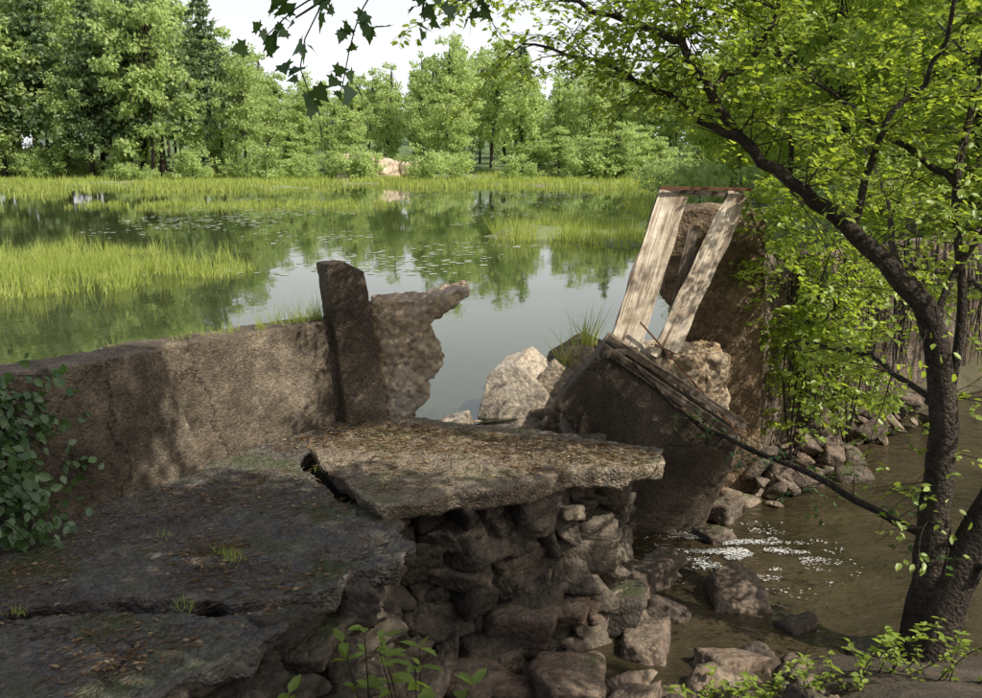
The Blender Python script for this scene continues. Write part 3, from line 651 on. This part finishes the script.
# ---- shade tree beside the camera (trunk out of view to the right)
bb = Buf(); P, D, Nn, S = [], [], [], []
tube(bb, resample([(4.2, .6, 0), (4.1, .8, 2), (3.8, 1.2, 4), (3.4, 1.6, 6), (3.2, 1.8, 8)], 16), [.25, .22, .18, .12, .05], 10, .1)
cl_ = []
for i in range(84):
    gx = rng.uniform(-3.7, .9); gy = rng.uniform(2.6, 6.2)
    if -2.2 < gx < -1.0 and gy > 6.0: continue
    cl_.append((gx, gy, 0.0))
for i in range(16): cl_.append((rng.uniform(-3.1, -2.0), rng.uniform(4.9, 6.3), .6))
for i in range(12): cl_.append((rng.uniform(-.4, .9), rng.uniform(5.2, 6.2), -.8))
for i, (gx, gy, gz) in enumerate(cl_):
    hh = rng.uniform(4.3, 7.5)
    c = np.array([gx, gy, gz]) + SUN / SUN[2] * hh
    if i % 3 == 0:
        a = np.array([3.7, 1.3, 4.6 + rng.random() * 2]); tube(bb, np.array([a, (a + c) / 2 + [0, 0, .2], c]), [.05, .02, .008], 5)
    m_ = 190; uu = rand_unit(m_); r_ = rng.random(m_) ** .6
    P.append(c + uu * r_[:, None] * np.array([.6, .6, .3])); D.append(rand_unit(m_)); Nn.append(unit(np.array([0, 0, 1]) + rng.normal(size=(m_, 3)) * .5)); S.append(.13 * (.6 + .7 * rng.random(m_)))
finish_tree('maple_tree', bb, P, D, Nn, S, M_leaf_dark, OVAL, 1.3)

# ---- overhanging branch with maple leaves near the camera
bb = Buf(); P, D, Nn, S = [], [], [], []
q = resample([(3.75, 1.25, 4.2), (1.6, 2.4, 3.6), (.3, 3.1, 3.05), (-.3, 3.2, 2.8), (-.62, 3.2, 2.62)], 26); tube(bb, q, [.04, .018, .008, .003], 6)
tw = [[(-.1, 3.15, 2.9), (-.2, 3.2, 2.7), (-.22, 3.2, 2.62)], [(-.3, 3.2, 2.8), (-.5, 3.25, 2.72), (-.62, 3.25, 2.5), (-.56, 3.25, 2.32)], [(-.3, 3.2, 2.8), (-.42, 3.2, 2.62), (-.48, 3.2, 2.4)], [(.1, 3.1, 2.95), (0, 3.1, 2.75), (-.05, 3.1, 2.66)], [(-.45, 3.2, 2.72), (-.6, 3.2, 2.66), (-.72, 3.2, 2.56)], [(.1, 3.1, 2.98), (.05, 3.2, 2.8), (-.15, 3.2, 2.64)]]
for t_ in tw:
    qq = resample(t_, 8); tube(bb, qq, [.004, .002], 4); m_ = 20
    k = rng.integers(2, 8, m_); P.append(qq[k] + rng.normal(size=(m_, 3)) * .03); D.append(unit(rng.normal(size=(m_, 3)) * .7 + np.array([-.1, 0, -.5]))); Nn.append(unit(rng.normal(size=(m_, 3)) + np.array([0, 0, .8]))); S.append(.066 * (.6 + .6 * rng.random(m_)))
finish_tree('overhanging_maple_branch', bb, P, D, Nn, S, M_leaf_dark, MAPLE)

# ---- creeper on left wall
bb = Buf(); P, D, Nn, S = [], [], [], []
for i in range(80):
    a = np.array([-2.95 + rng.normal() * .12, 5.2 + rng.normal() * .15, rng.uniform(.1, 1.0)]); b_ = a + np.array([.12 + .25 * rng.random(), -.02 + .3 * rng.random(), -rng.random() * .5])
    tube(bb, np.array([a, (a + b_) / 2 + [.05, -.05, .03], b_]), [.004, .002], 3); m_ = 20; t = rng.random(m_)[:, None]
    P.append(a * (1 - t) + b_ * t + rng.normal(size=(m_, 3)) * .05); D.append(unit(rng.normal(size=(m_, 3)) * .6 + np.array([.3, -.1, -.5]))); Nn.append(unit(np.array([.6, -.6, .5]) + rng.normal(size=(m_, 3)) * .4)); S.append(.07 * (.6 + .6 * rng.random(m_)))
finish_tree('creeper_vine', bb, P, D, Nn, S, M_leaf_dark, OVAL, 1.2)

# ---- foreground plants
def plant(name, x, y, h, n, leaf, mat, zb=None):
    bb = Buf(); P, D, Nn, S = [], [], [], []
    z0 = float(hz(x, y)) if zb is None else zb
    for i in range(n):
        e = np.array([x + rng.normal() * .16, y + rng.normal() * .1, z0 + h * rng.uniform(.7, 1.05)]); a = np.array([x + rng.normal() * .04, y, z0 - .05])
        q = resample([a, (a + e) / 2 + rng.normal(size=3) * .03, e], 8); tube(bb, q, [.006, .002], 4)
        for k in range(2, 8):
            m_ = 3; P.append(np.repeat(q[k][None], m_, 0)); aa = rng.random(m_) * 6.28
            D.append(np.stack([np.cos(aa), np.sin(aa), rng.uniform(-.1, .35, m_)], 1)); Nn.append(unit(np.array([0, 0, 1]) + rng.normal(size=(m_, 3)) * .25)); S.append(leaf * (.6 + .6 * rng.random(m_)) * (.6 + .05 * k))
    return finish_tree(name, bb, P, D, Nn, S, mat, OVAL, .8)
plant('leafy_seedling', -.55, 4.25, .98, 4, .12, M_leaf_sun)
plant('leafy_seedling', -.3, 4.4, .88, 3, .12, M_leaf_sun)
plant('leafy_seedling', -.98, 4.05, .85, 2, .11, M_leaf_sun)
for (x, y) in [(1.5, 5.5), (1.75, 5.6), (1.65, 5.35), (.55, 5.0), (2.5, 5.5), (.2, 4.8), (1.3, 5.4), (2.7, 5.3), (1.9, 5.3), (1.05, 5.2), (2.2, 5.3), (1.4, 5.7)]:
    plant('leafy_seedling', x, y, .32, 6, .07, M_leaf_sun)
for (x, y, z) in [(.85, 6.95, -.75), (1.0, 7.6, -1.1), (.6, 6.7, -.9), (-.3, 6.3, -1.0)]:
    plant('leafy_seedling', x, y, .3, 3, .05, M_leaf_dark, z)

# ------------------------------------------------------------------ grasses
def grass(name, pts, z, h, w, mat, lean=.25):
    n = len(pts); pos = np.column_stack([pts, np.full(n, 0.) + z])
    d = unit(np.column_stack([rng.normal(size=(n, 2)) * lean, np.ones(n)])); nn = np.column_stack([rng.normal(size=(n, 2)), np.zeros(n)])
    pn = np.array([noise.fractal(Vector((a * .8, b * .8, 2)), .8, 2, 3) for a, b in pts])
    hs = h * (.4 + .8 * rng.random(n)) * (1 + .9 * pn).clip(.3, 1.9)
    A = leaf_arrays(pos, d, unit(nn), hs, BLADE, w / hs)
    return obj(name, fast_mesh(name, [(*A, 0)]), [mat])
def region(n, x0, x1, y0, y1, fn, ns=.25, seed=0, amp=.45):
    out = []
    for _ in range(n * 30):
        if len(out) >= n: break
        x = rng.uniform(x0, x1); y = rng.uniform(y0, y1)
        if fn(x, y) + noise.fractal(Vector((x * ns, y * ns, seed)), .8, 2, 4) * amp > rng.random() * .35: out.append((x, y))
    return np.array(out)
def ell(cx, cy, rx, ry): return lambda x, y: 1 - math.hypot((x - cx) / rx, (y - cy) / ry) * 1.0
grass('marsh_grass', region(24000, -24, -5, 15, 27, ell(-14.6, 20.3, 7.8, 5.0), .5, 1, .6), -.32, .42, .026, M_grass)
grass('marsh_grass', region(3000, -10, -5, 18, 24, ell(-8.0, 20.5, 2.4, 1.8), .8, 6, .8), -.32, .3, .022, M_grass)
grass('marsh_grass', region(6500, 0, 8, 25, 36, ell(4.8, 30, 4.3, 3.6), .8, 2, .9), -.34, .5, .035, M_grass)
grass('marsh_grass', region(3200, -20, -3, 41, 53, ell(-11.5, 47, 7, 2.2), .6, 3, 1.2), -.32, .32, .05, M_grass)
def farfn(x, y):
    s_ = 72 + 8 * math.sin(x * .05 + 1) + 16 * noise.fractal(Vector((x * .03, y * .03, 9)), .8, 2, 4)
    return .2 if y > s_ - 1 else (.0 if y > s_ - 9 else -1)
pts = region(52000, -75, 30, 56, 100, farfn, .12, 4, .9)
grass('marsh_grass', pts, np.array([max(-.35, float(hz(a, b)) - .05) for a, b in pts]), .5, .11, M_grass)
pts = region(2500, -3, 9, 18, 60, lambda x, y: .3 if 0 < x - (right_shore(y) - 2.2) < 2 else -1, .3, 5)
grass('shore_grass', pts, -.33, .6, .05, M_grass)
def tufts(name, cs, z, h, n=28, w=.006, mat=M_grass):
    P2 = []; Z = []
    for c in cs:
        for i in range(n): P2.append((c[0] + rng.normal() * .03, c[1] + rng.normal() * .03)); Z.append(c[2] if len(c) > 2 else z)
    grass(name, np.array(P2), np.array(Z), h, w, mat, .4)
tufts('wall_grass', [(-1.9 + t * .7 + rng.normal() * .03 - .2, 7.1 + t * .85 + rng.normal() * .03 + .05) for t in np.linspace(-.3, 1, 12)], .82, .14)
tufts('wall_grass', [(-1.55, 7.75), (-1.45, 7.9), (-2.6, 6.5)], .82, .22)
tufts('rock_grass', [(.75, 9.3, .15), (.95, 9.35, .3), (.85, 9.3, .2), (1.0, 9.5, .3)], 0, .34, 24, .012)
tufts('slab_grass', [(-1.45, 5.0), (-1.5, 5.05), (-1.4, 4.95), (-1.9, 5.3), (-1.0, 6.5), (-2.3, 4.35), (-1.5, 4.4), (-1.2, 6.5)], 0, .1, 20, .005)

pts = region(1300, -14, 7, 20, 62, lambda x, y: .0, .14, 7, .8)
pos = np.column_stack([pts, np.full(len(pts), -.293) + rng.random(len(pts)) * .004])
a = rng.random(len(pts)) * 6.28
A = leaf_arrays(pos, np.column_stack([np.cos(a), np.sin(a), np.zeros(len(a))]), np.tile([0, 0, 1.], (len(a), 1)), rng.uniform(.08, .22, len(a)), PAD)
obj('lily_pads', fast_mesh('lily_pads', [(*A, 0)]), [M_lily])
pts = []
while len(pts) < 2600:
    x = rng.normal() * .32 + 2.25; y = rng.normal() * .28 + 8.0
    if noise.noise(Vector((x * 3, y * 9, 1))) > .1: pts.append((x, y))
pts = np.array(pts); pos = np.column_stack([pts, np.full(len(pts), -1.29) + rng.random(len(pts)) * .02]); a = rng.normal(size=len(pts)) * .3
A = leaf_arrays(pos, np.column_stack([np.cos(a), np.sin(a), rng.normal(size=len(a)) * .1]), unit(np.array([0, 0, 1.]) + rng.normal(size=(len(a), 3)) * .25), rng.uniform(.01, .03, len(a)), OVAL, .5)
obj('water_foam', fast_mesh('water_foam', [(*A, 0)]), [M_foam])

# litter
def in_poly(x, y, poly):
    c = False; j = len(poly) - 1
    for i in range(len(poly)):
        if (poly[i][1] > y) != (poly[j][1] > y) and x < (poly[j][0] - poly[i][0]) * (y - poly[i][1]) / (poly[j][1] - poly[i][1]) + poly[i][0]: c = not c
        j = i
    return c
polyA = [(-3.3, 4.5), (-2.75, 5.5), (-1.2, 7.8), (-.9, 7.6), (1.2, 6.95), (1.1, 6.55), (-.1, 6.1), (-.9, 5.7), (-.5, 5.2), (-1.0, 4.5), (-1.6, 3.7), (-3.5, 3)]
pts = []
while len(pts) < 6000:
    x = rng.uniform(-3.5, 1.3); y = rng.uniform(3, 7.8)
    if in_poly(x, y, polyA) and (noise.noise(Vector((x * 1.6, y * 1.6, 4))) + .25 > rng.random() * 1.0 or y - 6.9 > (x + 1.2) * -.2): pts.append((x, y))
pts = np.array(pts)
dg = bpy.context.evaluated_depsgraph_get()
slabs = [o for o in scene.objects if o.name.startswith('concrete_slab')]
from mathutils.bvhtree import BVHTree
bv = [BVHTree.FromObject(o, dg) for o in slabs]
pos = []
for x, y in pts:
    z = None
    for t_ in bv:
        h = t_.ray_cast(Vector((x, y, 2)), Vector((0, 0, -1)))
        if h[0] is not None and h[0].z > -.12: z = h[0].z if z is None else max(z, h[0].z)
    if z is not None: pos.append((x, y, z + .006))
pos = np.array(pos); n = len(pos); a = rng.random(n) * 6.28; k = n * 4 // 5
dv = np.column_stack([np.cos(a), np.sin(a), rng.normal(size=n) * .12]); up_ = unit(np.array([0, 0, 1.]) + rng.normal(size=(n, 3)) * .2)
A1 = leaf_arrays(pos[:k], dv[:k], up_[:k], rng.uniform(.05, .12, k), DIAM, .05)
A2 = leaf_arrays(pos[k:], dv[k:], up_[k:], rng.uniform(.02, .045, n - k), OVAL, 1)
obj('leaf_litter', fast_mesh('leaf_litter', [(*A1, 0), (*A2, 0)]), [M_litter])

gb = Buf(); rock(gb, (-11.0, 93, .3), (3.6, 2, 1.5), 4, True, nzs=.25); rock(gb, (-8.6, 94, .6), (1.6, 1.4, 1.5), 4, True, nzs=.25); rock(gb, (-13, 91, -.2), (2.6, 1.4, .9), 4, True, nzs=.25); obj('gravel_mound', gb.mesh('gravel'), [M_sand])

# ------------------------------------------------------------------ light, sky, camera
w = bpy.data.worlds.new('World'); scene.world = w; w.use_nodes = True
nt = w.node_tree; bg = nt.nodes['Background']; sky = nt.nodes.new('ShaderNodeTexSky'); sky.sky_type = 'NISHITA'; sky.sun_disc = False
el = math.asin(SUN[2]); az = math.atan2(SUN[0], SUN[1])
sky.sun_elevation = el; sky.sun_rotation = az; sky.dust_density = 4.0; sky.air_density = 1.0
g = nt.nodes.new('ShaderNodeTexCoord'); sx = nt.nodes.new('ShaderNodeSeparateXYZ'); nt.links.new(g.outputs['Generated'], sx.inputs[0])
mr = nt.nodes.new('ShaderNodeMapRange'); mr.inputs[1].default_value = .1; mr.inputs[2].default_value = .55; mr.inputs[3].default_value = .95; mr.inputs[4].default_value = .08
nt.links.new(sx.outputs[2], mr.inputs[0])
hc = mixc(nt, mr.outputs[0], sky.outputs[0], (7.6, 7.75, 7.9))
nt.links.new(hc, bg.inputs[0]); bg.inputs[1].default_value = .14
sd = bpy.data.lights.new('sun', 'SUN'); sd.energy = 5; sd.angle = math.radians(.5); sd.color = (1, .95, .86)
so = bpy.data.objects.new('sun', sd); COL.objects.link(so); so.rotation_euler = Vector(SUN).to_track_quat('Z', 'Y').to_euler(); so.location = (10, -5, 20)
cd = bpy.data.cameras.new('camera'); cam = bpy.data.objects.new('camera', cd); COL.objects.link(cam)
cam.location = (0, 0, 2.2); cam.rotation_euler = (math.radians(90 - 11.5), 0, 0)
cd.sensor_width = 36; cd.lens = 36 * 963 / 982; cd.clip_end = 3000; cd.clip_start = .05
scene.camera = cam
scene.view_settings.view_transform = 'Standard'; scene.view_settings.look = 'None'; scene.view_settings.exposure = 0
